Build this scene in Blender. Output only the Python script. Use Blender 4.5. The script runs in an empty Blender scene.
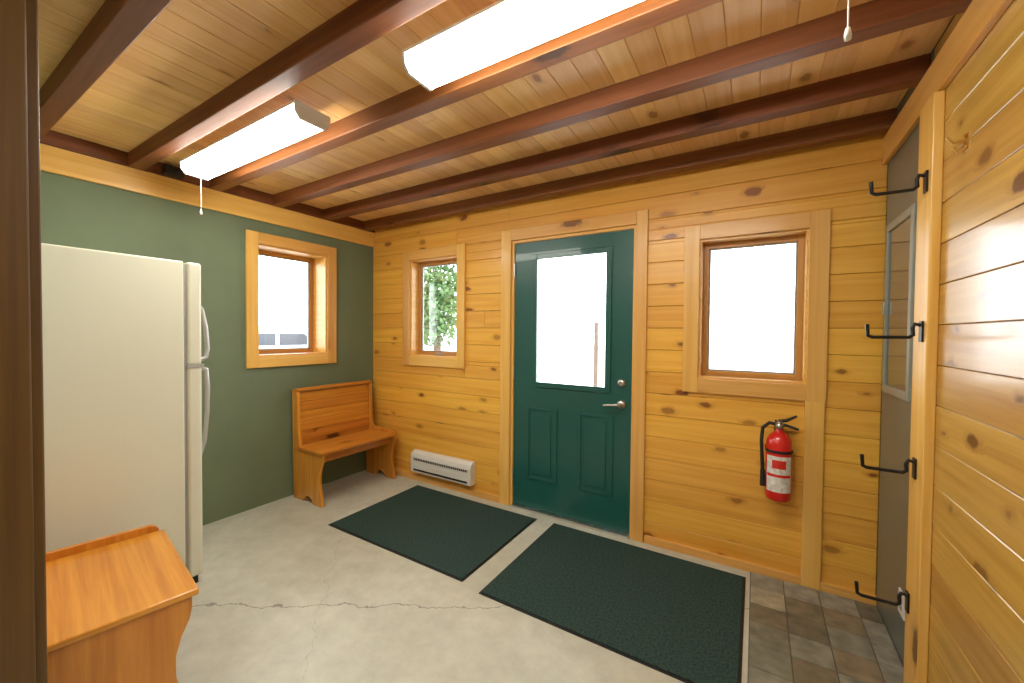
import bpy, math, random
import numpy as np
from mathutils import Vector, Matrix
random.seed(7)
S=bpy.context.scene
C=bpy.context.collection

# ------------------------------------------------------------------ materials
def newmat(name):
    m=bpy.data.materials.new(name); m.use_nodes=True
    nt=m.node_tree; b=nt.nodes.get('Principled BSDF'); return m,nt,b
def N(nt,t,**kw):
    n=nt.nodes.new(t)
    for k,v in kw.items(): setattr(n,k,v)
    return n
def L(nt,a,b): nt.links.new(a,b)
def plain(name,col,rough=.5,metal=0.,noise=0.,nscale=30.,bump=0.,coat=0.,emit=None,estr=0.,spec=.5):
    m,nt,b=newmat(name)
    b.inputs['Roughness'].default_value=rough; b.inputs['Metallic'].default_value=metal
    b.inputs['Coat Weight'].default_value=coat
    b.inputs['Specular IOR Level'].default_value=spec
    tc=N(nt,'ShaderNodeTexCoord'); nz=N(nt,'ShaderNodeTexNoise'); nz.inputs['Scale'].default_value=nscale
    nz.inputs['Detail'].default_value=4
    L(nt,tc.outputs['Object'],nz.inputs['Vector'])
    mr=N(nt,'ShaderNodeMapRange'); mr.inputs['From Min'].default_value=.3; mr.inputs['From Max'].default_value=.7
    mr.inputs['To Min'].default_value=1-noise; mr.inputs['To Max'].default_value=1+noise
    L(nt,nz.outputs['Fac'],mr.inputs['Value'])
    hs=N(nt,'ShaderNodeHueSaturation'); hs.inputs['Color'].default_value=(*col,1)
    L(nt,mr.outputs['Result'],hs.inputs['Value']); L(nt,hs.outputs['Color'],b.inputs['Base Color'])
    if bump>0:
        bp=N(nt,'ShaderNodeBump'); bp.inputs['Strength'].default_value=bump; bp.inputs['Distance'].default_value=.003
        L(nt,nz.outputs['Fac'],bp.inputs['Height']); L(nt,bp.outputs['Normal'],b.inputs['Normal'])
    if emit:
        b.inputs['Emission Color'].default_value=(*emit,1); b.inputs['Emission Strength'].default_value=estr
    return m
def wood(name,light,dark,knotc=(.10,.03,.008),rough=.35,knots=.5,coat=0.,var=.22,kscale=3.2,grain=1.,kmax=.17,kx=.72,ky=1.45):
    """grain runs along UV.x (metres); per board random value in attribute rnd"""
    m,nt,b=newmat(name)
    b.inputs['Roughness'].default_value=rough; b.inputs['Coat Weight'].default_value=coat; b.inputs['Coat Roughness'].default_value=.12
    uv=N(nt,'ShaderNodeUVMap'); uv.uv_map='UVMap'
    at=N(nt,'ShaderNodeAttribute'); at.attribute_name='rnd'
    # knots
    mpk=N(nt,'ShaderNodeMapping'); mpk.inputs['Scale'].default_value=(kscale*kx,kscale*ky,1)
    L(nt,uv.outputs['UV'],mpk.inputs['Vector'])
    vo=N(nt,'ShaderNodeTexVoronoi'); vo.voronoi_dimensions='2D'; vo.inputs['Scale'].default_value=1
    nk=N(nt,'ShaderNodeTexNoise'); nk.inputs['Scale'].default_value=20
    L(nt,uv.outputs['UV'],nk.inputs['Vector'])
    mixv=N(nt,'ShaderNodeMixRGB'); mixv.blend_type='LINEAR_LIGHT'; mixv.inputs['Fac'].default_value=.09
    L(nt,mpk.outputs['Vector'],mixv.inputs['Color1']); L(nt,nk.outputs['Color'],mixv.inputs['Color2'])
    L(nt,mixv.outputs['Color'],vo.inputs['Vector'])
    sep=N(nt,'ShaderNodeSeparateColor'); L(nt,vo.outputs['Color'],sep.inputs['Color'])
    rad=N(nt,'ShaderNodeMapRange'); rad.inputs['From Min'].default_value=1-knots; rad.inputs['From Max'].default_value=1
    rad.inputs['To Min'].default_value=0; rad.inputs['To Max'].default_value=kmax
    L(nt,sep.outputs[0],rad.inputs['Value'])
    sub=N(nt,'ShaderNodeMath',operation='SUBTRACT'); L(nt,rad.outputs[0],sub.inputs[0]); L(nt,vo.outputs['Distance'],sub.inputs[1])
    km=N(nt,'ShaderNodeMapRange'); km.inputs['From Min'].default_value=-.03; km.inputs['From Max'].default_value=.03
    L(nt,sub.outputs[0],km.inputs['Value'])
    halo=N(nt,'ShaderNodeMapRange'); halo.inputs['From Min'].default_value=-.16; halo.inputs['From Max'].default_value=.02
    L(nt,sub.outputs[0],halo.inputs['Value'])
    hasr=N(nt,'ShaderNodeMath',operation='GREATER_THAN'); hasr.inputs[1].default_value=.02; L(nt,rad.outputs[0],hasr.inputs[0])
    km2=N(nt,'ShaderNodeMath',operation='MULTIPLY'); L(nt,km.outputs[0],km2.inputs[0]); L(nt,hasr.outputs[0],km2.inputs[1])
    ha2=N(nt,'ShaderNodeMath',operation='MULTIPLY'); L(nt,halo.outputs[0],ha2.inputs[0]); L(nt,hasr.outputs[0],ha2.inputs[1])
    mp=N(nt,'ShaderNodeMapping'); mp.inputs['Scale'].default_value=(1.1,28,1)
    L(nt,uv.outputs['UV'],mp.inputs['Vector'])
    addv=N(nt,'ShaderNodeVectorMath',operation='ADD'); L(nt,mp.outputs['Vector'],addv.inputs[0])
    cmb=N(nt,'ShaderNodeCombineXYZ'); mul=N(nt,'ShaderNodeMath',operation='MULTIPLY'); mul.inputs[1].default_value=.9
    L(nt,ha2.outputs[0],mul.inputs[0]); L(nt,mul.outputs[0],cmb.inputs[1]); L(nt,cmb.outputs[0],addv.inputs[1])
    g=N(nt,'ShaderNodeTexNoise'); g.inputs['Scale'].default_value=1.; g.inputs['Detail'].default_value=5; g.inputs['Roughness'].default_value=.6
    g.inputs['Distortion'].default_value=.4
    L(nt,addv.outputs[0],g.inputs['Vector'])
    gr=N(nt,'ShaderNodeMapRange'); gr.inputs['From Min'].default_value=.36; gr.inputs['From Max'].default_value=.68
    L(nt,g.outputs['Fac'],gr.inputs['Value'])
    gf=N(nt,'ShaderNodeMath',operation='MULTIPLY'); gf.inputs[1].default_value=grain; L(nt,gr.outputs[0],gf.inputs[0])
    mc=N(nt,'ShaderNodeMixRGB'); mc.inputs['Color1'].default_value=(*light,1); mc.inputs['Color2'].default_value=(*dark,1)
    L(nt,gf.outputs[0],mc.inputs['Fac'])
    mh=N(nt,'ShaderNodeMixRGB'); mh.inputs['Color2'].default_value=(dark[0]*.62,dark[1]*.5,dark[2]*.4,1)
    hm=N(nt,'ShaderNodeMath',operation='MULTIPLY'); hm.inputs[1].default_value=.5; L(nt,ha2.outputs[0],hm.inputs[0])
    L(nt,hm.outputs[0],mh.inputs['Fac']); L(nt,mc.outputs[0],mh.inputs['Color1'])
    mk=N(nt,'ShaderNodeMixRGB'); mk.inputs['Color2'].default_value=(*knotc,1)
    k3=N(nt,'ShaderNodeMath',operation='MULTIPLY'); L(nt,km2.outputs[0],k3.inputs[0])
    kd=N(nt,'ShaderNodeMapRange'); kd.inputs['To Min'].default_value=.35; kd.inputs['To Max'].default_value=.95; L(nt,sep.outputs[1],kd.inputs['Value'])
    L(nt,kd.outputs[0],k3.inputs[1])
    L(nt,k3.outputs[0],mk.inputs['Fac']); L(nt,mh.outputs[0],mk.inputs['Color1'])
    hs=N(nt,'ShaderNodeHueSaturation')
    mv=N(nt,'ShaderNodeMapRange'); mv.inputs['To Min'].default_value=1-var; mv.inputs['To Max'].default_value=1+var*.7
    L(nt,at.outputs['Fac'],mv.inputs['Value']); L(nt,mv.outputs[0],hs.inputs['Value'])
    mu=N(nt,'ShaderNodeMapRange'); mu.inputs['To Min'].default_value=.493; mu.inputs['To Max'].default_value=.505
    L(nt,at.outputs['Fac'],mu.inputs['Value']); L(nt,mu.outputs[0],hs.inputs['Hue'])
    L(nt,mk.outputs[0],hs.inputs['Color']); L(nt,hs.outputs[0],b.inputs['Base Color'])
    bp=N(nt,'ShaderNodeBump'); bp.inputs['Strength'].default_value=.12; bp.inputs['Distance'].default_value=.002
    L(nt,g.outputs['Fac'],bp.inputs['Height']); L(nt,bp.outputs['Normal'],b.inputs['Normal'])
    return m

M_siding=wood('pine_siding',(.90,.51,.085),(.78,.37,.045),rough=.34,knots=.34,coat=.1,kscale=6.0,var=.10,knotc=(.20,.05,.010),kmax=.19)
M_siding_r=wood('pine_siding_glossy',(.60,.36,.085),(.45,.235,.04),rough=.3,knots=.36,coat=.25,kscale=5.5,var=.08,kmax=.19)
M_ceil=wood('pine_ceiling',(.92,.60,.26),(.82,.48,.16),rough=.45,knots=.2,kscale=5.6,var=.10,knotc=(.30,.11,.03))
M_trim=wood('pine_trim',(.86,.52,.145),(.76,.40,.08),rough=.35,knots=.07,coat=.1,var=.08)
M_beam=wood('stained_beam',(.24,.080,.022),(.14,.042,.011),knotc=(.03,.01,.004),rough=.5,knots=.3,var=.15)
M_bench=wood('bench_oak',(.74,.33,.045),(.54,.19,.018),rough=.3,knots=.10,coat=.3,var=.12)
M_sash=wood('window_sash_wood',(.60,.31,.08),(.46,.21,.045),rough=.4,knots=.0,var=.05)
M_post=wood('dark_post_wood',(.13,.068,.014),(.075,.035,.007),rough=.5,knots=.1,var=.1)
M_green=plain('green_plaster',(.160,.210,.128),.75,noise=.09,nscale=2.5,bump=.3)
M_greypanel=plain('grey_green_paint',(.12,.145,.13),.35,noise=.05,nscale=4,coat=.3)
M_greydark=plain('glossy_dark_inset',(.09,.11,.10),.08,noise=.05,nscale=4,coat=.6)
M_greylight=plain('light_grey_frame',(.26,.29,.25),.3,noise=.03,nscale=4,coat=.3)
M_door=plain('door_teal_paint',(.012,.100,.086),.34,noise=.04,nscale=5,coat=.15)
M_white=plain('white_enamel',(.80,.80,.76),.35,noise=.02,nscale=8)
M_fridge=plain('fridge_enamel',(.80,.82,.68),.38,noise=.015,nscale=200,bump=.08)
M_whitedark=plain('gasket_grey',(.35,.35,.34),.6,noise=.05)
M_black=plain('black_metal',(.012,.012,.014),.35,metal=.3,noise=.1)
M_rubber=plain('black_rubber',(.015,.015,.015),.6,noise=.1)
M_red=plain('red_enamel',(.72,.02,.015),.25,noise=.03,coat=.5)
M_label=plain('label_paper',(.75,.73,.68),.6,noise=.25,nscale=60)
M_steel=plain('brushed_steel',(.65,.65,.62),.3,metal=1.,noise=.08,nscale=60)
M_handle=plain('handle_grey',(.55,.58,.58),.35,metal=.4,noise=.03)
M_brass=plain('brass',(.75,.52,.2),.3,metal=1.,noise=.08,nscale=40)
M_plastic=plain('white_plastic',(.75,.75,.72),.4,noise=.02)
M_lens=plain('lit_diffuser',(.9,.9,.88),.4,noise=.0,emit=(1,.955,.85),estr=29.)
M_car=plain('car_white_paint',(.75,.76,.78),.25,noise=.02,coat=.5)
M_carglass=plain('car_glass',(.03,.035,.045),.1,noise=.02)
M_gravel=plain('gravel_ground',(.62,.60,.56),.9,noise=.15,nscale=20,bump=.5)
M_leaf=plain('leaf_green',(.055,.115,.028),.6,noise=.35,nscale=3)
M_bark=plain('bark',(.09,.06,.04),.9,noise=.3,nscale=15,bump=.6)
M_shell=plain('outer_shell',(.45,.40,.34),.8,noise=.05)
M_seam=plain('seam_brown',(.14,.065,.018),.8,noise=.05)
M_dark=plain('dark_gap',(.02,.012,.006),.8,noise=.1)

def mat_glass():
    m,nt,b=newmat('window_glass')
    out=nt.nodes['Material Output']; nt.nodes.remove(b)
    t=N(nt,'ShaderNodeBsdfTransparent'); g=N(nt,'ShaderNodeBsdfGlossy'); g.inputs['Roughness'].default_value=.02
    f=N(nt,'ShaderNodeFresnel'); f.inputs['IOR'].default_value=1.35
    mx=N(nt,'ShaderNodeMixShader'); L(nt,f.outputs[0],mx.inputs[0]); L(nt,t.outputs[0],mx.inputs[1]); L(nt,g.outputs[0],mx.inputs[2])
    L(nt,mx.outputs[0],out.inputs['Surface']); return m
M_glass=mat_glass()

def mat_concrete():
    m,nt,b=newmat('painted_concrete')
    tc=N(nt,'ShaderNodeTexCoord')
    n1=N(nt,'ShaderNodeTexNoise'); n1.inputs['Scale'].default_value=1.6; n1.inputs['Detail'].default_value=6
    L(nt,tc.outputs['Object'],n1.inputs['Vector'])
    cr=N(nt,'ShaderNodeValToRGB'); cr.color_ramp.elements[0].position=.3; cr.color_ramp.elements[0].color=(.50,.51,.42,1)
    cr.color_ramp.elements[1].position=.72; cr.color_ramp.elements[1].color=(.66,.67,.58,1)
    L(nt,n1.outputs['Fac'],cr.inputs['Fac'])
    n2=N(nt,'ShaderNodeTexNoise'); n2.inputs['Scale'].default_value=9; n2.inputs['Detail'].default_value=8; n2.inputs['Roughness'].default_value=.7
    L(nt,tc.outputs['Object'],n2.inputs['Vector'])
    m2=N(nt,'ShaderNodeMapRange'); m2.inputs['From Min'].default_value=.3; m2.inputs['From Max'].default_value=.7; m2.inputs['To Min'].default_value=.84; m2.inputs['To Max'].default_value=1.08
    L(nt,n2.outputs['Fac'],m2.inputs['Value'])
    hs=N(nt,'ShaderNodeHueSaturation'); L(nt,cr.outputs[0],hs.inputs['Color']); L(nt,m2.outputs[0],hs.inputs['Value'])
    sp=N(nt,'ShaderNodeSeparateXYZ'); L(nt,tc.outputs['Object'],sp.inputs[0])
    last=hs.outputs[0]
    n3=N(nt,'ShaderNodeTexNoise'); n3.inputs['Scale'].default_value=5; n3.inputs['Detail'].default_value=8; n3.inputs['Roughness'].default_value=.62
    L(nt,tc.outputs['Object'],n3.inputs['Vector'])
    for (sl,x0,y0,st,wd,wob) in((.62,.95,-1.80,.75,.006,.22),(-.9,1.3,-1.35,.25,.004,-.3)):
        ax=N(nt,'ShaderNodeMath',operation='MULTIPLY_ADD'); ax.inputs[1].default_value=sl; ax.inputs[2].default_value=y0-sl*x0
        L(nt,sp.outputs[0],ax.inputs[0])
        wb=N(nt,'ShaderNodeMath',operation='MULTIPLY_ADD'); wb.inputs[1].default_value=wob; wb.inputs[2].default_value=-wob/2; L(nt,n3.outputs['Fac'],wb.inputs[0])
        s1=N(nt,'ShaderNodeMath',operation='ADD'); L(nt,ax.outputs[0],s1.inputs[0]); L(nt,wb.outputs[0],s1.inputs[1])
        s2=N(nt,'ShaderNodeMath',operation='SUBTRACT'); L(nt,s1.outputs[0],s2.inputs[0]); L(nt,sp.outputs[1],s2.inputs[1])
        s3=N(nt,'ShaderNodeMath',operation='ABSOLUTE'); L(nt,s2.outputs[0],s3.inputs[0])
        mk=N(nt,'ShaderNodeMapRange'); mk.inputs['From Min'].default_value=.001; mk.inputs['From Max'].default_value=wd; mk.inputs['To Min'].default_value=st; mk.inputs['To Max'].default_value=0
        L(nt,s3.outputs[0],mk.inputs['Value'])
        mx=N(nt,'ShaderNodeMixRGB'); mx.inputs['Color2'].default_value=(.12,.11,.08,1); L(nt,mk.outputs[0],mx.inputs['Fac']); L(nt,last,mx.inputs['Color1'])
        last=mx.outputs[0]
    L(nt,last,b.inputs['Base Color']); b.inputs['Roughness'].default_value=.42
    bp=N(nt,'ShaderNodeBump'); bp.inputs['Strength'].default_value=.15; bp.inputs['Distance'].default_value=.004
    L(nt,n2.outputs['Fac'],bp.inputs['Height']); L(nt,bp.outputs['Normal'],b.inputs['Normal'])
    return m
M_conc=mat_concrete()
def mat_mat():
    m,nt,b=newmat('ribbed_carpet')
    tc=N(nt,'ShaderNodeTexCoord'); n=N(nt,'ShaderNodeTexNoise'); n.inputs['Scale'].default_value=95; n.inputs['Detail'].default_value=3
    L(nt,tc.outputs['Object'],n.inputs['Vector'])
    cr=N(nt,'ShaderNodeValToRGB'); cr.color_ramp.elements[0].position=.3; cr.color_ramp.elements[0].color=(.022,.042,.037,1)
    cr.color_ramp.elements[1].position=.75; cr.color_ramp.elements[1].color=(.055,.098,.087,1)
    L(nt,n.outputs['Fac'],cr.inputs['Fac']); L(nt,cr.outputs[0],b.inputs['Base Color']); b.inputs['Roughness'].default_value=.95
    b.inputs['Specular IOR Level'].default_value=.1
    bp=N(nt,'ShaderNodeBump'); bp.inputs['Strength'].default_value=.6; bp.inputs['Distance'].default_value=.004
    L(nt,n.outputs['Fac'],bp.inputs['Height']); L(nt,bp.outputs['Normal'],b.inputs['Normal'])
    return m
M_mat=mat_mat()
def mat_tile():
    m,nt,b=newmat('slate_tile')
    tc=N(nt,'ShaderNodeTexCoord'); at=N(nt,'ShaderNodeAttribute'); at.attribute_name='rnd'
    cr=N(nt,'ShaderNodeValToRGB'); e=cr.color_ramp.elements; e[0].position=0; e[0].color=(.15,.14,.10,1); e[1].position=1; e[1].color=(.40,.36,.26,1)
    x=e.new(.3); x.color=(.23,.19,.125,1); x=e.new(.55); x.color=(.19,.20,.155,1); x=e.new(.8); x.color=(.29,.285,.235,1)
    L(nt,at.outputs['Fac'],cr.inputs['Fac'])
    n=N(nt,'ShaderNodeTexNoise'); n.inputs['Scale'].default_value=16; n.inputs['Detail'].default_value=7; L(nt,tc.outputs['Object'],n.inputs['Vector'])
    mr=N(nt,'ShaderNodeMapRange'); mr.inputs['From Min'].default_value=.3; mr.inputs['From Max'].default_value=.7; mr.inputs['To Min'].default_value=.7; mr.inputs['To Max'].default_value=1.3
    L(nt,n.outputs['Fac'],mr.inputs['Value'])
    hs=N(nt,'ShaderNodeHueSaturation'); L(nt,cr.outputs[0],hs.inputs['Color']); L(nt,mr.outputs[0],hs.inputs['Value']); L(nt,hs.outputs[0],b.inputs['Base Color'])
    b.inputs['Roughness'].default_value=.5
    bp=N(nt,'ShaderNodeBump'); bp.inputs['Strength'].default_value=.5; bp.inputs['Distance'].default_value=.006
    L(nt,n.outputs['Fac'],bp.inputs['Height']); L(nt,bp.outputs['Normal'],b.inputs['Normal'])
    return m
M_tile=mat_tile(); M_grout=plain('grout',(.15,.14,.115),.9,noise=.1)

# ------------------------------------------------------------------ mesh builder
class MB:
    def __init__(s): s.v=[];s.f=[];s.uv=[];s.r=[];s.m=[];s.sm=[]
    def add(s,vs,fs,axis=0,mat=0,rnd=None,M=None,smooth=False,off=None):
        if rnd is None: rnd=random.random()
        if off is None: off=(random.random()*40,random.random()*40)
        base=len(s.v); P=[Vector(v) for v in vs]
        W=[(M@p if M is not None else p) for p in P]; s.v+= [tuple(p) for p in W]
        for f in fs:
            a,b,c=P[f[0]],P[f[1]],P[f[2]]; n=(b-a).cross(c-a)
            if n.length<1e-12 and len(f)>3: n=(P[f[2]]-P[f[1]]).cross(P[f[3]]-P[f[1]])
            d=max(range(3),key=lambda i:abs(n[i]))
            if d==axis: o=[i for i in range(3) if i!=d]; ua,va=o
            else: ua=axis; va=[i for i in range(3) if i not in(axis,d)][0]
            s.f.append([base+i for i in f]); s.uv.append([(P[i][ua]+off[0],P[i][va]+off[1]) for i in f])
            s.r.append(rnd); s.m.append(mat); s.sm.append(smooth)
    def box(s,lo,hi,axis=None,mat=0,rnd=None,M=None,off=None):
        lo,hi=[min(a,b) for a,b in zip(lo,hi)],[max(a,b) for a,b in zip(lo,hi)]
        if axis is None: axis=max(range(3),key=lambda i:hi[i]-lo[i])
        x0,y0,z0=lo;x1,y1,z1=hi
        vs=[(x0,y0,z0),(x1,y0,z0),(x1,y1,z0),(x0,y1,z0),(x0,y0,z1),(x1,y0,z1),(x1,y1,z1),(x0,y1,z1)]
        fs=[(0,3,2,1),(4,5,6,7),(0,1,5,4),(1,2,6,5),(2,3,7,6),(3,0,4,7)]
        s.add(vs,fs,axis,mat,rnd,M,off=off)
    def prism(s,poly,ax,t0,t1,axis=0,mat=0,M=None,smooth=False):
        o=[i for i in range(3) if i!=ax]; n=len(poly); vs=[]
        for t in(t0,t1):
            for p in poly:
                c=[0,0,0]; c[ax]=t; c[o[0]]=p[0]; c[o[1]]=p[1]; vs.append(c)
        r=random.random(); off=(random.random()*40,random.random()*40)
        s.add(vs,[list(range(n))[::-1],[i+n for i in range(n)]],axis,mat,r,M,off=off)
        s.add(vs,[(i,(i+1)%n,(i+1)%n+n,i+n) for i in range(n)],axis,mat,r,M,smooth=smooth,off=off)
    def tube(s,pts,r,mat=0,n=10,M=None,caps=True):
        pts=[Vector(p) for p in pts]; rs=r if isinstance(r,(list,tuple)) else [r]*len(pts)
        vs=[];fs=[]; prev=None
        for i,p in enumerate(pts):
            if i==0:t=pts[1]-p
            elif i==len(pts)-1:t=p-pts[i-1]
            else:t=(pts[i+1]-p).normalized()+(p-pts[i-1]).normalized()
            t.normalize()
            if prev is None: u=t.orthogonal().normalized()
            else: u=(prev-t*prev.dot(t)).normalized()
            prev=u; w=t.cross(u)
            for k in range(n):
                a=2*math.pi*k/n; vs.append(p+(u*math.cos(a)+w*math.sin(a))*rs[i])
        for i in range(len(pts)-1):
            for k in range(n):
                a=i*n+k;b=i*n+(k+1)%n; fs.append((a,b,b+n,a+n))
        s.add(vs,fs,0,mat,None,M,smooth=True)
        if caps: s.add([vs[k] for k in range(n)]+[vs[-n+k] for k in range(n)],[list(range(n))[::-1],[n+k for k in range(n)]],0,mat,None,M)
    def lathe(s,prof,c,ax=2,mat=0,n=32,M=None):
        vs=[];fs=[]
        o=[i for i in range(3) if i!=ax]
        for (r,h) in prof:
            for k in range(n):
                a=2*math.pi*k/n; p=[c[0],c[1],c[2]]; p[ax]+=h; p[o[0]]+=r*math.cos(a); p[o[1]]+=r*math.sin(a); vs.append(p)
        for i in range(len(prof)-1):
            for k in range(n):
                a=i*n+k;b=i*n+(k+1)%n; fs.append((a,b,b+n,a+n) if ax!=1 else (b,a,a+n,b+n))
        s.add(vs,fs,ax,mat,None,M,smooth=True)
    def build(s,name,mats,bevel=0.,seg=2,parent=None,loc=None):
        me=bpy.data.meshes.new(name); me.from_pydata(s.v,[],s.f); me.update()
        ul=me.uv_layers.new(name='UVMap'); d=[c for f in s.uv for p in f for c in p]; ul.data.foreach_set('uv',d)
        at=me.attributes.new('rnd','FLOAT','FACE'); at.data.foreach_set('value',s.r)
        me.polygons.foreach_set('material_index',s.m); me.polygons.foreach_set('use_smooth',s.sm)
        for m in mats: me.materials.append(m)
        ob=bpy.data.objects.new(name,me); C.objects.link(ob)
        if bevel>0:
            b=ob.modifiers.new('bevel','BEVEL'); b.width=bevel; b.segments=seg; b.limit_method='ANGLE'; b.angle_limit=math.radians(50)
        if parent: ob.parent=parent
        if loc: ob.location=loc
        return ob
def empty(name):
    e=bpy.data.objects.new(name,None); C.objects.link(e); e.empty_display_size=.1; return e

# ------------------------------------------------------------------ dimensions
XR=3.80; ZB=2.34; ZC=ZB+.082; YN=-4.6; BW=.14
DOOR=(1.615,2.59,0.0,2.085)
WS=(.515,1.09,1.135,2.03)
WR=(2.955,3.50,1.09,1.94)
WG=(-1.085,-.495,1.155,2.035)

def pieces(a0,a1,z0,z1,holes):
    zs=sorted({z0,z1}|{h[2] for h in holes if z0<h[2]<z1}|{h[3] for h in holes if z0<h[3]<z1})
    out=[]
    for za,zb in zip(zs[:-1],zs[1:]):
        iv=[(a0,a1)]
        for h in holes:
            if h[2]<zb-1e-6 and h[3]>za+1e-6:
                n=[]
                for (p,q) in iv:
                    if h[0]>p: n.append((p,min(q,h[0])))
                    if h[1]<q: n.append((max(p,h[1]),q))
                iv=[t for t in n if t[1]-t[0]>1e-4]
        out+=[(p,q,za,zb) for p,q in iv]
    return out
def siding(mb,a0,a1,z0,z1,holes,fn,mat,jp=.3,gap=.0010):
    z=z0
    while z<z1-1e-6:
        zt=min(z+BW,z1)
        cuts=[a0]
        if random.random()<jp: cuts.append(a0+random.uniform(.25,.72)*(a1-a0))
        cuts.append(a1)
        for c0,c1 in zip(cuts[:-1],cuts[1:]):
            r=random.random(); off=(random.random()*40,random.random()*40)
            for (p,q,za,zb) in pieces(c0,c1,z,zt,holes):
                fn(mb,p,q,za+(gap if za==z else 0),zb-(gap if zb==zt else 0),mat,r,off)
        z=zt

holes=[DOOR,WS,WR]; TH=.17
mb=MB()
for p in pieces(-.25,XR+.2,-.1,2.7,holes): mb.box((p[0],.012,p[2]),(p[1],TH,p[3]),mat=1)
siding(mb,0,XR,0.,ZC,holes,lambda m,p,q,za,zb,mt,r,off:m.box((p,0,za),(q,.018,zb),axis=0,mat=mt,rnd=r,off=off),0)
mb.build('wall_back',[M_siding,M_seam],bevel=.003,seg=1)
mb=MB()
for p in pieces(YN,TH,-.1,2.7,[WG]): mb.box((-.24,p[0],p[2]),(0,p[1],p[3]))
mb.build('wall_left',[M_green])
PE=-.565
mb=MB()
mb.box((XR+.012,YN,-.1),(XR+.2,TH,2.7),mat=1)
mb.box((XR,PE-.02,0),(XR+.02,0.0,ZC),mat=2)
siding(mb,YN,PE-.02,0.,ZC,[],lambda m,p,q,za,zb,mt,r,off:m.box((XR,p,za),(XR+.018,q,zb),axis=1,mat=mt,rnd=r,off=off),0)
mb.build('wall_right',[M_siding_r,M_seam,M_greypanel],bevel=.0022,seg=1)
mb=MB(); mb.box((-.24,YN-.15,-.1),(XR+.2,YN,2.7)); mb.build('wall_front',[M_shell])
mb=MB(); mb.box((0,-2.70,0),(1.63,-2.575,ZB)); mb.build('wall_partition',[M_green])
mb=MB()
mb.box((1.632,-2.72,0),(1.660,-2.412,ZB),axis=2)
mb.box((1.660,-2.435,0),(1.680,-2.72,ZB),axis=2)
mb.build('trim_1',[M_post],bevel=.004)
mb=MB(); mb.box((-.24,YN,-.1),(XR+.2,TH,0)); mb.build('floor',[M_conc])
mb=MB(); x=0.
mb.box((-.24,YN-.15,ZC+.012),(XR+.2,TH,ZC+.14),mat=1)
while x<XR:
    x1=min(x+.105,XR); ys=[YN,0.]; y=YN+random.uniform(.5,2.5)
    while y<-.2: ys.append(y); y+=random.uniform(1.4,3.0)
    ys.sort()
    for a,b in zip(ys[:-1],ys[1:]): mb.box((x+.0005,a+.0005,ZC),(x1-.0005,b-.0005,ZC+.02),axis=1)
    x=x1
mb.build('ceiling',[M_ceil,M_seam],bevel=.0022,seg=1)
for k in range(11):
    y=-.10-.42*k
    mb=MB(); mb.box((0,y-.036,ZB),(XR,y+.036,ZC+.005),axis=0); mb.build('ceiling_beam',[M_beam],bevel=.004)
mb=MB(); mb.box((0,-2.575,2.20),(.022,0,ZB),axis=1); mb.build('trim_2',[M_trim],bevel=.003)
mb=MB(); mb.box((0,-2.575,ZB),(.03,0,ZC),axis=1); mb.build('trim_6',[M_beam],bevel=.003)
mb=MB(); mb.box((XR-.022,YN,2.21),(XR,0,ZB+.0),axis=1); mb.build('trim_3',[M_trim],bevel=.003)
mb=MB(); mb.box((XR-.03,PE-.14,0),(XR,PE,2.21),axis=2); mb.build('trim_4',[M_trim],bevel=.004)
mb=MB(); mb.box((3.49,-.02,0),(3.575,0,1.01),axis=2); mb.build('trim_5',[M_trim],bevel=.003)
mb=MB(); mb.box((0,-.018,0),(1.53,0,.05),axis=0); mb.build('baseboard_back',[M_trim],bevel=.003)
mb=MB(); mb.box((2.66,-.018,0),(3.49,0,.05),axis=0);mb.box((3.575,-.018,0),(XR,0,.05),axis=0); mb.build('baseboard_back.001',[M_trim],bevel=.003)

# ------------------------------------------------------------------ windows
def window(name,op,T,depth,cas,crank=False):
    a0,a1,z0,z1=op; mb=MB(); cw=cas; t=.02
    def bx(a,b,c,d,e,f,ax,mat=0): mb.box((a,c,e),(b,d,f),axis=ax,mat=mat,M=T)
    bx(a0-cw,a0+.006,-t,0,z0-cw,z1+cw,2); bx(a1-.006,a1+cw,-t,0,z0-cw,z1+cw,2)
    bx(a0+.006,a1-.006,-t,0,z1-.006,z1+cw,0); bx(a0+.006,a1-.006,-t,0,z0-cw,z0+.006,0)
    bx(a0,a0+.018,0,depth+.02,z0,z1,1); bx(a1-.018,a1,0,depth+.02,z0,z1,1)
    bx(a0+.018,a1-.018,0,depth+.02,z1-.018,z1,0); bx(a0+.018,a1-.018,0,depth+.02,z0,z0+.018,0)
    i=.018; s=.032
    A0,A1,Z0,Z1=a0+i,a1-i,z0+i,z1-i
    for (a,b,e,f,ax) in((A0,A0+s,Z0,Z1,2),(A1-s,A1,Z0,Z1,2),(A0+s,A1-s,Z0,Z0+s,0),(A0+s,A1-s,Z1-s,Z1,0)):
        bx(a,b,depth-.02,depth+.02,e,f,ax,1)
    q=s+.008
    for (a,b,e,f,ax) in((A0+s,A0+q,Z0+s,Z1-s,2),(A1-q,A1-s,Z0+s,Z1-s,2),(A0+q,A1-q,Z0+s,Z0+q,0),(A0+q,A1-q,Z1-q,Z1-s,0)):
        bx(a,b,depth-.008,depth+.012,e,f,ax,3)
    bx(A0+q-.004,A1-q+.004,depth+.0,depth+.004,Z0+q-.004,Z1-q+.004,0,2)
    if crank:
        bx((A0+A1)/2-.03,(A0+A1)/2+.03,depth-.045,depth-.02,Z0+.003,Z0+.022,0,3)
        bx((A0+A1)/2+.0,(A0+A1)/2+.07,depth-.055,depth-.045,Z0+.01,Z0+.02,0,3)
    return mb.build(name,[M_trim,M_sash,M_glass,M_whitedark],bevel=.0025)
TB=Matrix.Identity(4)
window('window_1',WS,TB,.11,.078,crank=True)
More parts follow.
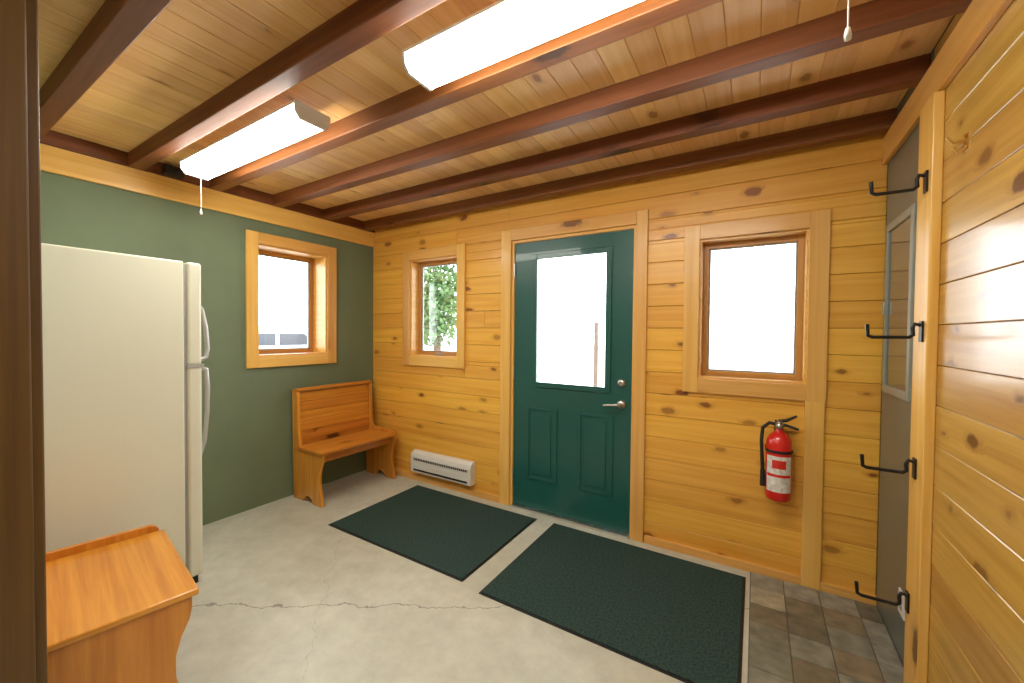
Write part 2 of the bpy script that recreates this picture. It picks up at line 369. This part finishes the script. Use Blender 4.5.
window('window_2',WR,TB,.10,.080)
TL=Matrix(((0,-1,0,0),(1,0,0,0),(0,0,1,0),(0,0,0,1)))
window('window_3',WG,TL,.20,.078)

# ------------------------------------------------------------------ door
root=empty('door_1')
mb=MB()
mb.box((1.532,-.02,0),(1.622,0,2.163),axis=2); mb.box((2.583,-.02,0),(2.655,0,2.163),axis=2)
mb.box((1.622,-.02,2.078),(2.583,0,2.163),axis=0)
mb.box((1.615,0,0),(1.643,.12,2.085),axis=2); mb.box((2.562,0,0),(2.59,.12,2.085),axis=2); mb.box((1.643,0,2.056),(2.562,.12,2.085),axis=0)
mb.box((1.643,-.03,0),(2.562,.12,.018),axis=0,mat=1)
mb.build('door_frame',[M_trim,M_steel],bevel=.003,parent=root)
D0,D1=1.646,2.559; yf,yb=.012,.056; G=(1.835,2.385,.985,1.925)
mb=MB()
mb.box((D0,yf,.02),(G[0],yb,2.053)); mb.box((G[1],yf,.02),(D1,yb,2.053)); mb.box((G[0],yf,.02),(G[1],yb,G[2])); mb.box((G[0],yf,G[3]),(G[1],yb,2.053))
mb.build('door_slab',[M_door],parent=root)
mb=MB()
f=.032
for (a,b,e,g) in((G[0]-f,G[0]+.008,G[2]-f,G[3]+f),(G[1]-.008,G[1]+f,G[2]-f,G[3]+f),(G[0]+.008,G[1]-.008,G[2]-f,G[2]+.008),(G[0]+.008,G[1]-.008,G[3]-.008,G[3]+f)):
    mb.box((a,yf-.012,e),(b,yf,g))
for (a,b) in((1.765,2.02),(2.185,2.44)):
    z0,z1=.24,.80; w=.022
    for (p,q,e,g) in((a,a+w,z0,z1),(b-w,b,z0,z1),(a+w,b-w,z0,z0+w),(a+w,b-w,z1-w,z1)): mb.box((p,yf-.008,e),(q,yf,g))
    mb.box((a+.05,yf-.007,z0+.05),(b-.05,yf,z1-.05))
mb.build('door_molding',[M_door],bevel=.0055,seg=3,parent=root)
mb=MB(); mb.box((G[0]+.002,yf+.018,G[2]+.002),(G[1]-.002,yf+.022,G[3]-.002)); mb.build('door_glass',[M_glass],parent=root)
mb=MB()
mb.lathe([(0,-.022),(.018,-.02),(.027,-.012),(.029,0)],(2.493,yf,1.03),ax=1)
mb.box((2.488,yf-.035,1.015),(2.498,yf-.018,1.045))
mb.lathe([(0,-.02),(.02,-.018),(.030,-.008),(.031,0)],(2.493,yf,.885),ax=1)
mb.tube([(2.493,yf-.01,.885),(2.493,yf-.055,.885),(2.47,yf-.062,.886),(2.41,yf-.058,.880),(2.385,yf-.052,.876)],[.011,.011,.011,.009,.007])
for z in(.25,1.05,1.85): mb.tube([(1.645,.004,z-.05),(1.645,.004,z+.05)],.006)
mb.build('door_hardware',[M_steel],parent=root)

# ------------------------------------------------------------------ refrigerator
root=empty('refrigerator')
fx0,fx1=.04,.735; fy0,fy1=-2.42,-1.79; FH=1.715
mb=MB(); mb.box((fx0,fy0,.05),(fx1,fy1,FH)); mb.build('cabinet',[M_fridge],bevel=.008,seg=3,parent=root)
mb=MB(); mb.box((fx0+.012,fy1,.075),(fx1-.012,fy1+.014,FH-.012)); mb.box((fx0+.02,fy0+.02,.0),(fx1-.02,fy1-.04,.05),mat=1)
mb.box((fx1-.06,fy1+.01,0),(fx1-.02,fy1+.06,.05),mat=1)
mb.build('gasket_and_base',[M_whitedark,M_rubber],parent=root)
mb=MB(); mb.box((fx0,fy1+.014,.045),(fx1,fy1+.078,1.165)); mb.build('fridge_door',[M_fridge],bevel=.014,seg=4,parent=root)
mb=MB(); mb.box((fx0,fy1+.014,1.178),(fx1,fy1+.078,FH)); mb.build('freezer_door',[M_fridge],bevel=.014,seg=4,parent=root)
mb=MB()
hx=fx1-.035; hy=fy1+.078
mb.tube([(hx,hy,1.16),(hx,hy+.030,1.145),(hx,hy+.036,1.05),(hx,hy+.034,.92),(hx,hy+.022,.76),(hx,hy-.004,.66)],[.012,.012,.012,.011,.010,.008])
mb.tube([(hx,hy,1.20),(hx,hy+.030,1.212),(hx,hy+.036,1.26),(hx,hy+.028,1.38),(hx,hy+.012,1.47),(hx,hy-.004,1.50)],[.012,.012,.012,.011,.010,.008])
mb.box((hx-.03,fy1+.01,1.163),(fx1+.006,fy1+.085,1.180),mat=0)
mb.build('handles',[M_handle],parent=root)

# ------------------------------------------------------------------ benches
def bench(name,M,Lg=.68,Dp=.41,SZ=.43):
    root=empty(name)
    def side(y0,y1,lip):
        pts=[(.02,0),(.15,0),(.17,.03),(.20,.05),(.24,.05),(.27,.03),(.29,0),(Dp-.01,0)]
        pts+=[(Dp-.012,.05),(Dp-.03,.10),(Dp-.045,.17),(Dp-.045,.24),(Dp-.03,.30),(Dp-.008,.35),(Dp,.39),(Dp,SZ-.022+lip)]
        if lip: pts+=[(Dp-.012,SZ+lip-.006),(Dp-.03,SZ+lip)]
        pts+=[(.11,SZ-.022+lip if not lip else SZ+lip),(.09,.50),(.078,.60),(.072,.72),(.07,.82),(.062,.865),(.045,.885),(.0,.885),(-.0,.80),(.01,.45)]
        m=MB(); m.prism([(p,z) for p,z in pts],1,y0,y1,axis=2,M=M); return m
    side(0,.024,0.).build('end_panel',[M_bench],bevel=.003,parent=root)
    side(Lg-.024,Lg,.028).build('end_panel_far',[M_bench],bevel=.003,parent=root)
    m=MB(); m.box((.08,-.012,SZ-.022),(Dp+.018,Lg-.025,SZ),axis=1,M=M); m.build('seat',[M_bench],bevel=.006,seg=3,parent=root)
    m=MB()
    Ms=M@Matrix.Translation((.050,0,.46))@Matrix.Rotation(math.radians(-3.0),4,'Y')
    n=5; h=.40/n
    for i in range(n): m.box((-.010,.025,i*h+.0006),(.010,Lg-.025,(i+1)*h-.0006),axis=1,M=Ms)
    m.build('back_boards',[M_bench],bevel=.003,parent=root)
    m=MB(); m.box((.02,.0,.868),(.066,Lg,.895),axis=1,M=M); m.box((.03,.024,SZ-.08),(.055,Lg-.024,SZ+.05),axis=1,M=M)
    m.box((Dp-.075,.024,SZ-.10),(Dp-.055,Lg-.024,SZ-.022),axis=1,M=M)
    m.build('rails',[M_bench],bevel=.005,seg=3,parent=root)
bench('storage_bench',Matrix.Translation((.030,-.83,0)),Lg=.74)
Dp2=.455; th=math.radians(-9)
Rz=Matrix.Rotation(th,4,'Z')
B=Matrix(((0,-1,0,0),(1,0,0,-Dp2),(0,0,1,0),(0,0,0,1)))
bench('storage_bench',Matrix.Translation((1.592,-2.068,0))@Rz@B,Lg=.655,Dp=Dp2,SZ=.452)

# ------------------------------------------------------------------ heater
root=empty('baseboard_heater')
mb=MB()
prof=[(-.019,.095),(-.062,.095),(-.066,.10),(-.066,.235),(-.058,.262),(-.03,.285),(-.001,.285),(-.001,.11)]
mb.prism([(y,z) for y,z in prof],0,.60,1.28,axis=0)
mb.build('heater_case',[M_white],bevel=.003,parent=root)
mb=MB()
mb.box((.635,-.0685,.112),(1.245,-.064,.128),mat=0); mb.box((.635,-.068,.205),(1.245,-.064,.224),mat=0)
mb.box((.62,-.0695,.165),(1.26,-.066,.170),mat=1)
for i in range(30):
    x=.642+i*.0205; mb.box((x,-.070,.204),(x+.004,-.066,.225),mat=1)
mb.build('heater_grille',[M_dark,M_white],parent=root)

# ------------------------------------------------------------------ fire extinguisher
root=empty('fire_extinguisher')
cx,cy=3.375,-.088
mb=MB()
mb.lathe([(0,.475),(.045,.475),(.055,.482),(.060,.495),(.060,.775),(.056,.80),(.044,.822),(.028,.838),(.018,.845),(.018,.865)],(cx,cy,0))
mb.build('cylinder_body',[M_red],parent=root)
mb=MB()
def arc(r,z0,z1,a0,a1,n=14):
    vs=[];fs=[]
    for i in range(n+1):
        a=math.radians(a0+(a1-a0)*i/n)
        for z in(z0,z1): vs.append((cx+r*math.cos(a),cy+r*math.sin(a),z))
    for i in range(n): fs.append((2*i,2*i+2,2*i+3,2*i+1))
    return vs,fs
v,f=arc(.0612,.53,.72,-150,-30); mb.add(v,f,2,0,smooth=True)
v,f=arc(.0618,.61,.625,-145,-35); mb.add(v,f,2,1,smooth=True)
v,f=arc(.0618,.655,.70,-120,-60); mb.add(v,f,2,1,smooth=True)
mb.build('label',[M_label,M_red],parent=root)
mb=MB()
mb.lathe([(.020,.862),(.022,.868),(.022,.885),(.015,.89),(.013,.905),(0,.905)],(cx,cy,0),mat=1)
mb.tube([(cx-.02,cy,.895),(cx+.03,cy,.905),(cx+.075,cy-.01,.935)],[.008,.009,.006],mat=0)
mb.tube([(cx-.015,cy,.878),(cx+.03,cy,.880),(cx+.085,cy-.01,.865)],[.009,.008,.006],mat=0)
mb.lathe([(0,-.03),(.014,-.03),(.016,-.02),(.016,0)],(cx,cy-.012,.878),ax=1,mat=1)
mb.tube([(cx-.01,cy,.88),(cx-.045,cy,.885),(cx-.075,cy-.005,.855),(cx-.080,cy-.01,.79),(cx-.076,cy-.01,.70),(cx-.072,cy-.01,.62)],.009,mat=0)
mb.tube([(cx-.072,cy-.01,.63),(cx-.070,cy-.01,.54)],[.011,.014],mat=0)
mb.tube([(cx+.012,cy-.01,.895),(cx+.0,cy-.035,.9),(cx-.012,cy-.02,.892)],.003,mat=1)
mb.box((cx-.02,-.028,.55),(cx+.02,-.001,.86),mat=0)
v,f=arc(.063,.735,.75,-180,0); mb.add(v,f,2,0,smooth=True)
mb.box((cx-.063,cy,.735),(cx-.060,-.02,.75),mat=0);mb.box((cx+.060,cy,.735),(cx+.063,-.02,.75),mat=0); mb.box((cx-.063,-.022,.735),(cx+.063,-.018,.75),mat=0)
mb.build('valve_hose_bracket',[M_rubber,M_steel],parent=root)

# ------------------------------------------------------------------ light fixtures
def fixture(x0,x1,yc,cord_x,cord_z):
    root=empty('fluorescent_light')
    zt=ZB; w=.082
    mb=MB(); mb.box((x0,yc-w,zt-.012),(x1,yc+w,zt))
    for xa,xb in((x0,x0+.012),(x1-.012,x1)):
        mb.prism([(yc-w,zt-.012),(yc-w+.004,zt-.045),(yc-w+.024,zt-.070),(yc+w-.024,zt-.070),(yc+w-.004,zt-.045),(yc+w,zt-.012)],0,xa,xb)
    mb.build('housing',[M_plastic],bevel=.002,parent=root)
    mb=MB()
    pr=[(yc-w+.002,zt-.0125),(yc-w+.007,zt-.043),(yc-w+.027,zt-.067),(yc+w-.027,zt-.067),(yc+w-.007,zt-.043),(yc+w-.002,zt-.0125)]
    mb.prism(pr,0,x0+.0125,x1-.0125); mb.build('diffuser',[M_lens],parent=root)
    mb=MB(); mb.tube([(cord_x,yc,zt-.02),(cord_x,yc,cord_z)],.0018,n=6); mb.lathe([(0,0),(.006,.002),(.007,.012),(.004,.026),(0,.03)],(cord_x,yc,cord_z-.02),n=12)
    mb.build('pull_cord',[M_plastic],parent=root)
fixture(.40,1.58,-1.61,.46,2.06)
fixture(2.19,3.40,-1.585,3.41,1.99)
fixture(1.6,2.82,-3.6,2.9,2.0)  # added unseen fixture behind the camera, boosts the room light
mb=MB(); mb.box((.031,-1.66,2.345),(.09,-1.56,2.40)); mb.tube([(.09,-1.61,2.37),(.2,-1.60,2.352),(.33,-1.61,2.335),(.41,-1.61,2.334)],.006,n=8)
mb.build('junction_box',[M_rubber],bevel=.003)

# ------------------------------------------------------------------ floor mats & tiles
for (x0,x1,y0,y1) in((.72,1.92,-.97,-.10),(2.05,3.235,-1.0,-.09)):
    mb=MB(); mb.box((x0,y0,0),(x1,y1,.004),mat=1); mb.box((x0+.012,y0+.012,.004),(x1-.012,y1-.012,.010)); mb.build('door_mat',[M_mat,M_rubber],bevel=.002)
mb=MB(); mb.box((3.255,-4.0,0),(XR,-.0,.004),mat=1)
ts=.152; x=3.258; j=0
while x<XR-.01:
    y=-.02
    while y>-4.0:
        mb.box((x+.002,max(y-ts,-4)+.002,.003),(min(x+ts,XR)-.002,y-.002,.009),axis=0,mat=0); y-=ts
    x+=ts
mb.build('floor_tiles',[M_tile,M_grout],bevel=.0015,seg=1)

# ------------------------------------------------------------------ electrical panel on right wall
root=empty('electrical_panel'); e=.001
mb=MB(); mb.box((XR-.012,-.53,.34),(XR-e,-.06,2.08)); mb.build('cover',[M_greypanel],bevel=.004,parent=root)
mb=MB()
fr=.035; ya,yb2,za,zb=-.51,-.12,1.10,1.88
mb.box((XR-.026,ya,za),(XR-.012,ya+fr,zb)); mb.box((XR-.026,yb2-fr,za),(XR-.012,yb2,zb))
mb.box((XR-.026,ya+fr,za),(XR-.012,yb2-fr,za+fr)); mb.box((XR-.026,ya+fr,zb-fr),(XR-.012,yb2-fr,zb))
mb.build('breaker_frame',[M_greylight],bevel=.003,parent=root)
mb=MB(); mb.box((XR-.018,ya+fr,za+fr),(XR-.012,yb2-fr,zb-fr)); mb.build('breaker_door',[M_greydark],parent=root)
mb=MB(); mb.box((XR-.034,-.15,1.46),(XR-.026,-.13,1.52)); mb.build('latch',[M_steel],bevel=.002,parent=root)
root=empty('electrical_outlet')
mb=MB(); mb.box((XR-.008,-.46,.20),(XR-e,-.38,.30)); mb.build('plate',[M_plastic],bevel=.003,parent=root)
mb=MB()
for z in(.225,.26): mb.box((XR-.011,-.435,z),(XR-.007,-.405,z+.022))
mb.build('sockets',[M_whitedark],bevel=.002,parent=root)

# ------------------------------------------------------------------ coat hooks
for z,y in((1.905,-.665),(1.37,-.665),(.865,-.635),(.345,-.60)):
    mb=MB(); X=XR-.0305
    mb.box((X-.006,y-.015,z-.03),(X,y+.015,z+.045))
    mb.tube([(X-.004,y,z+.03),(X-.02,y-.0,z+.035),(X-.026,y,z+.02),(X-.024,y,z-.005),(X-.035,y,z-.014),(X-.135,y,z-.014),(X-.148,y,z-.008),(X-.151,y,z+.035)],.0065,n=8)
    mb.build('coat_hook',[M_black])
mb=MB(); X=XR
mb.box((X-.004,-.90,1.93),(X,-.87,1.98))
mb.tube([(X-.003,-.885,1.965),(X-.03,-.885,1.96),(X-.045,-.885,1.98)],.004,n=8); mb.tube([(X-.003,-.885,1.945),(X-.02,-.885,1.93),(X-.03,-.885,1.945)],.004,n=8)
mb.build('brass_hook',[M_brass])

# ------------------------------------------------------------------ outside
GZ=-.22
mb=MB(); mb.box((-60,-60,GZ-.1),(60,-4.8,GZ)); mb.box((-60,-4.8,GZ-.1),(60,60,GZ)); mb.build('ground_outside',[M_gravel])
root=empty('parked_car'); ox,oy,oz=-8.6,3.3,GZ
Mc=Matrix.Translation((ox,oy,oz))
body=[(-2.3,.35),(2.25,.35),(2.35,.6),(2.3,.95),(1.35,1.05),(.75,1.62),(.5,1.70),(-2.0,1.70),(-2.15,1.58),(-2.3,1.0),(-2.35,.6)]
mb=MB(); mb.prism(body,0,-.9,.9,M=Mc); mb.build('body',[M_car],bevel=.05,seg=3,parent=root)
mb=MB()
for sx in(-.91,.89):
    for poly in([(-2.0,1.20),(-1.25,1.20),(-1.25,1.52),(-1.9,1.52)],[(-1.15,1.20),(-.2,1.20),(-.2,1.52),(-1.15,1.52)],[(-.1,1.20),(1.0,1.20),(.6,1.52),(-.1,1.52)]):
        mb.prism(poly,0,sx,sx+.02,M=Mc)
mb.build('windows',[M_carglass],parent=root)
mb=MB()
for yy in(-1.45,1.45):
    for sx in(-.92,.70): mb.lathe([(0,0),(.34,0),(.36,.03),(.36,.19),(.34,.22),(0,.22)],(sx,yy,.36),ax=0,M=Mc)
mb.build('wheels',[M_rubber],parent=root)
def tree(x,y,h,r,n,seed):
    rr=random.Random(seed); root=empty('leafy_tree')
    mb=MB(); mb.tube([(x,y,GZ-.02),(x+.05,y,h*.35),(x-.05,y+.05,h*.8)],[.16,.12,.04])
    for i in range(7):
        a=rr.uniform(0,6.28); z=h*rr.uniform(.3,.7); mb.tube([(x,y,z),(x+r*.7*math.cos(a),y+r*.7*math.sin(a),z+.6)],[.05,.015],n=6)
    mb.build('trunk',[M_bark],parent=root)
    vs=[];fs=[]
    for i in range(n):
        u=Vector((rr.gauss(0,1),rr.gauss(0,1),rr.gauss(0,1))).normalized()*(rr.random()**.45)
        c=Vector((x+u.x*r,y+u.y*r,h*.62+u.z*h*.42))
        a=Vector((rr.uniform(-1,1),rr.uniform(-1,1),rr.uniform(-1,1))).normalized(); b=a.orthogonal().normalized()
        s=rr.uniform(.06,.13); k=len(vs)
        vs+=[c-a*s,c+b*s*.5,c+a*s,c-b*s*.5]; fs.append((k,k+1,k+2,k+3))
    mb=MB(); mb.add(vs,fs,0,0,rnd=.5); mb.build('foliage',[M_leaf],parent=root)
tree(-6.6,8.2,4.2,1.3,3800,1)
tree(-9.5,9.8,3.2,1.4,3000,2)
mb=MB(); mb.box((-.60,8.0,GZ),(-.50,8.12,1.70),axis=2); mb.build('fence_post',[M_bark],bevel=.01)

# ------------------------------------------------------------------ world, camera
w=bpy.data.worlds.new('World'); S.world=w; w.use_nodes=True
bg=w.node_tree.nodes['Background']; bg.inputs[0].default_value=(.90,.96,1.0,1); bg.inputs[1].default_value=9.0

p=dict(f=397.718,yaw=.550,pitch=-.020,roll=.009,cx=3.259,cy=-2.659,cz=1.357)
y,t,r=p['yaw'],p['pitch'],p['roll']
fwd=Vector((-math.sin(y)*math.cos(t),math.cos(y)*math.cos(t),math.sin(t)))
right=Vector((math.cos(y),math.sin(y),0)); up=right.cross(fwd)
r2=right*math.cos(r)+up*math.sin(r); u2=up*math.cos(r)-right*math.sin(r)
cam=bpy.data.cameras.new('camera'); co=bpy.data.objects.new('camera',cam); C.objects.link(co)
Mx=Matrix((r2,u2,-fwd)).transposed().to_4x4(); Mx.translation=Vector((p['cx'],p['cy'],p['cz'])); co.matrix_world=Mx
cam.sensor_fit='HORIZONTAL'; cam.sensor_width=36; cam.lens=36*p['f']/1024; cam.clip_start=.02; cam.clip_end=300
S.camera=co
S.view_settings.view_transform='Standard'
S.view_settings.look='None'
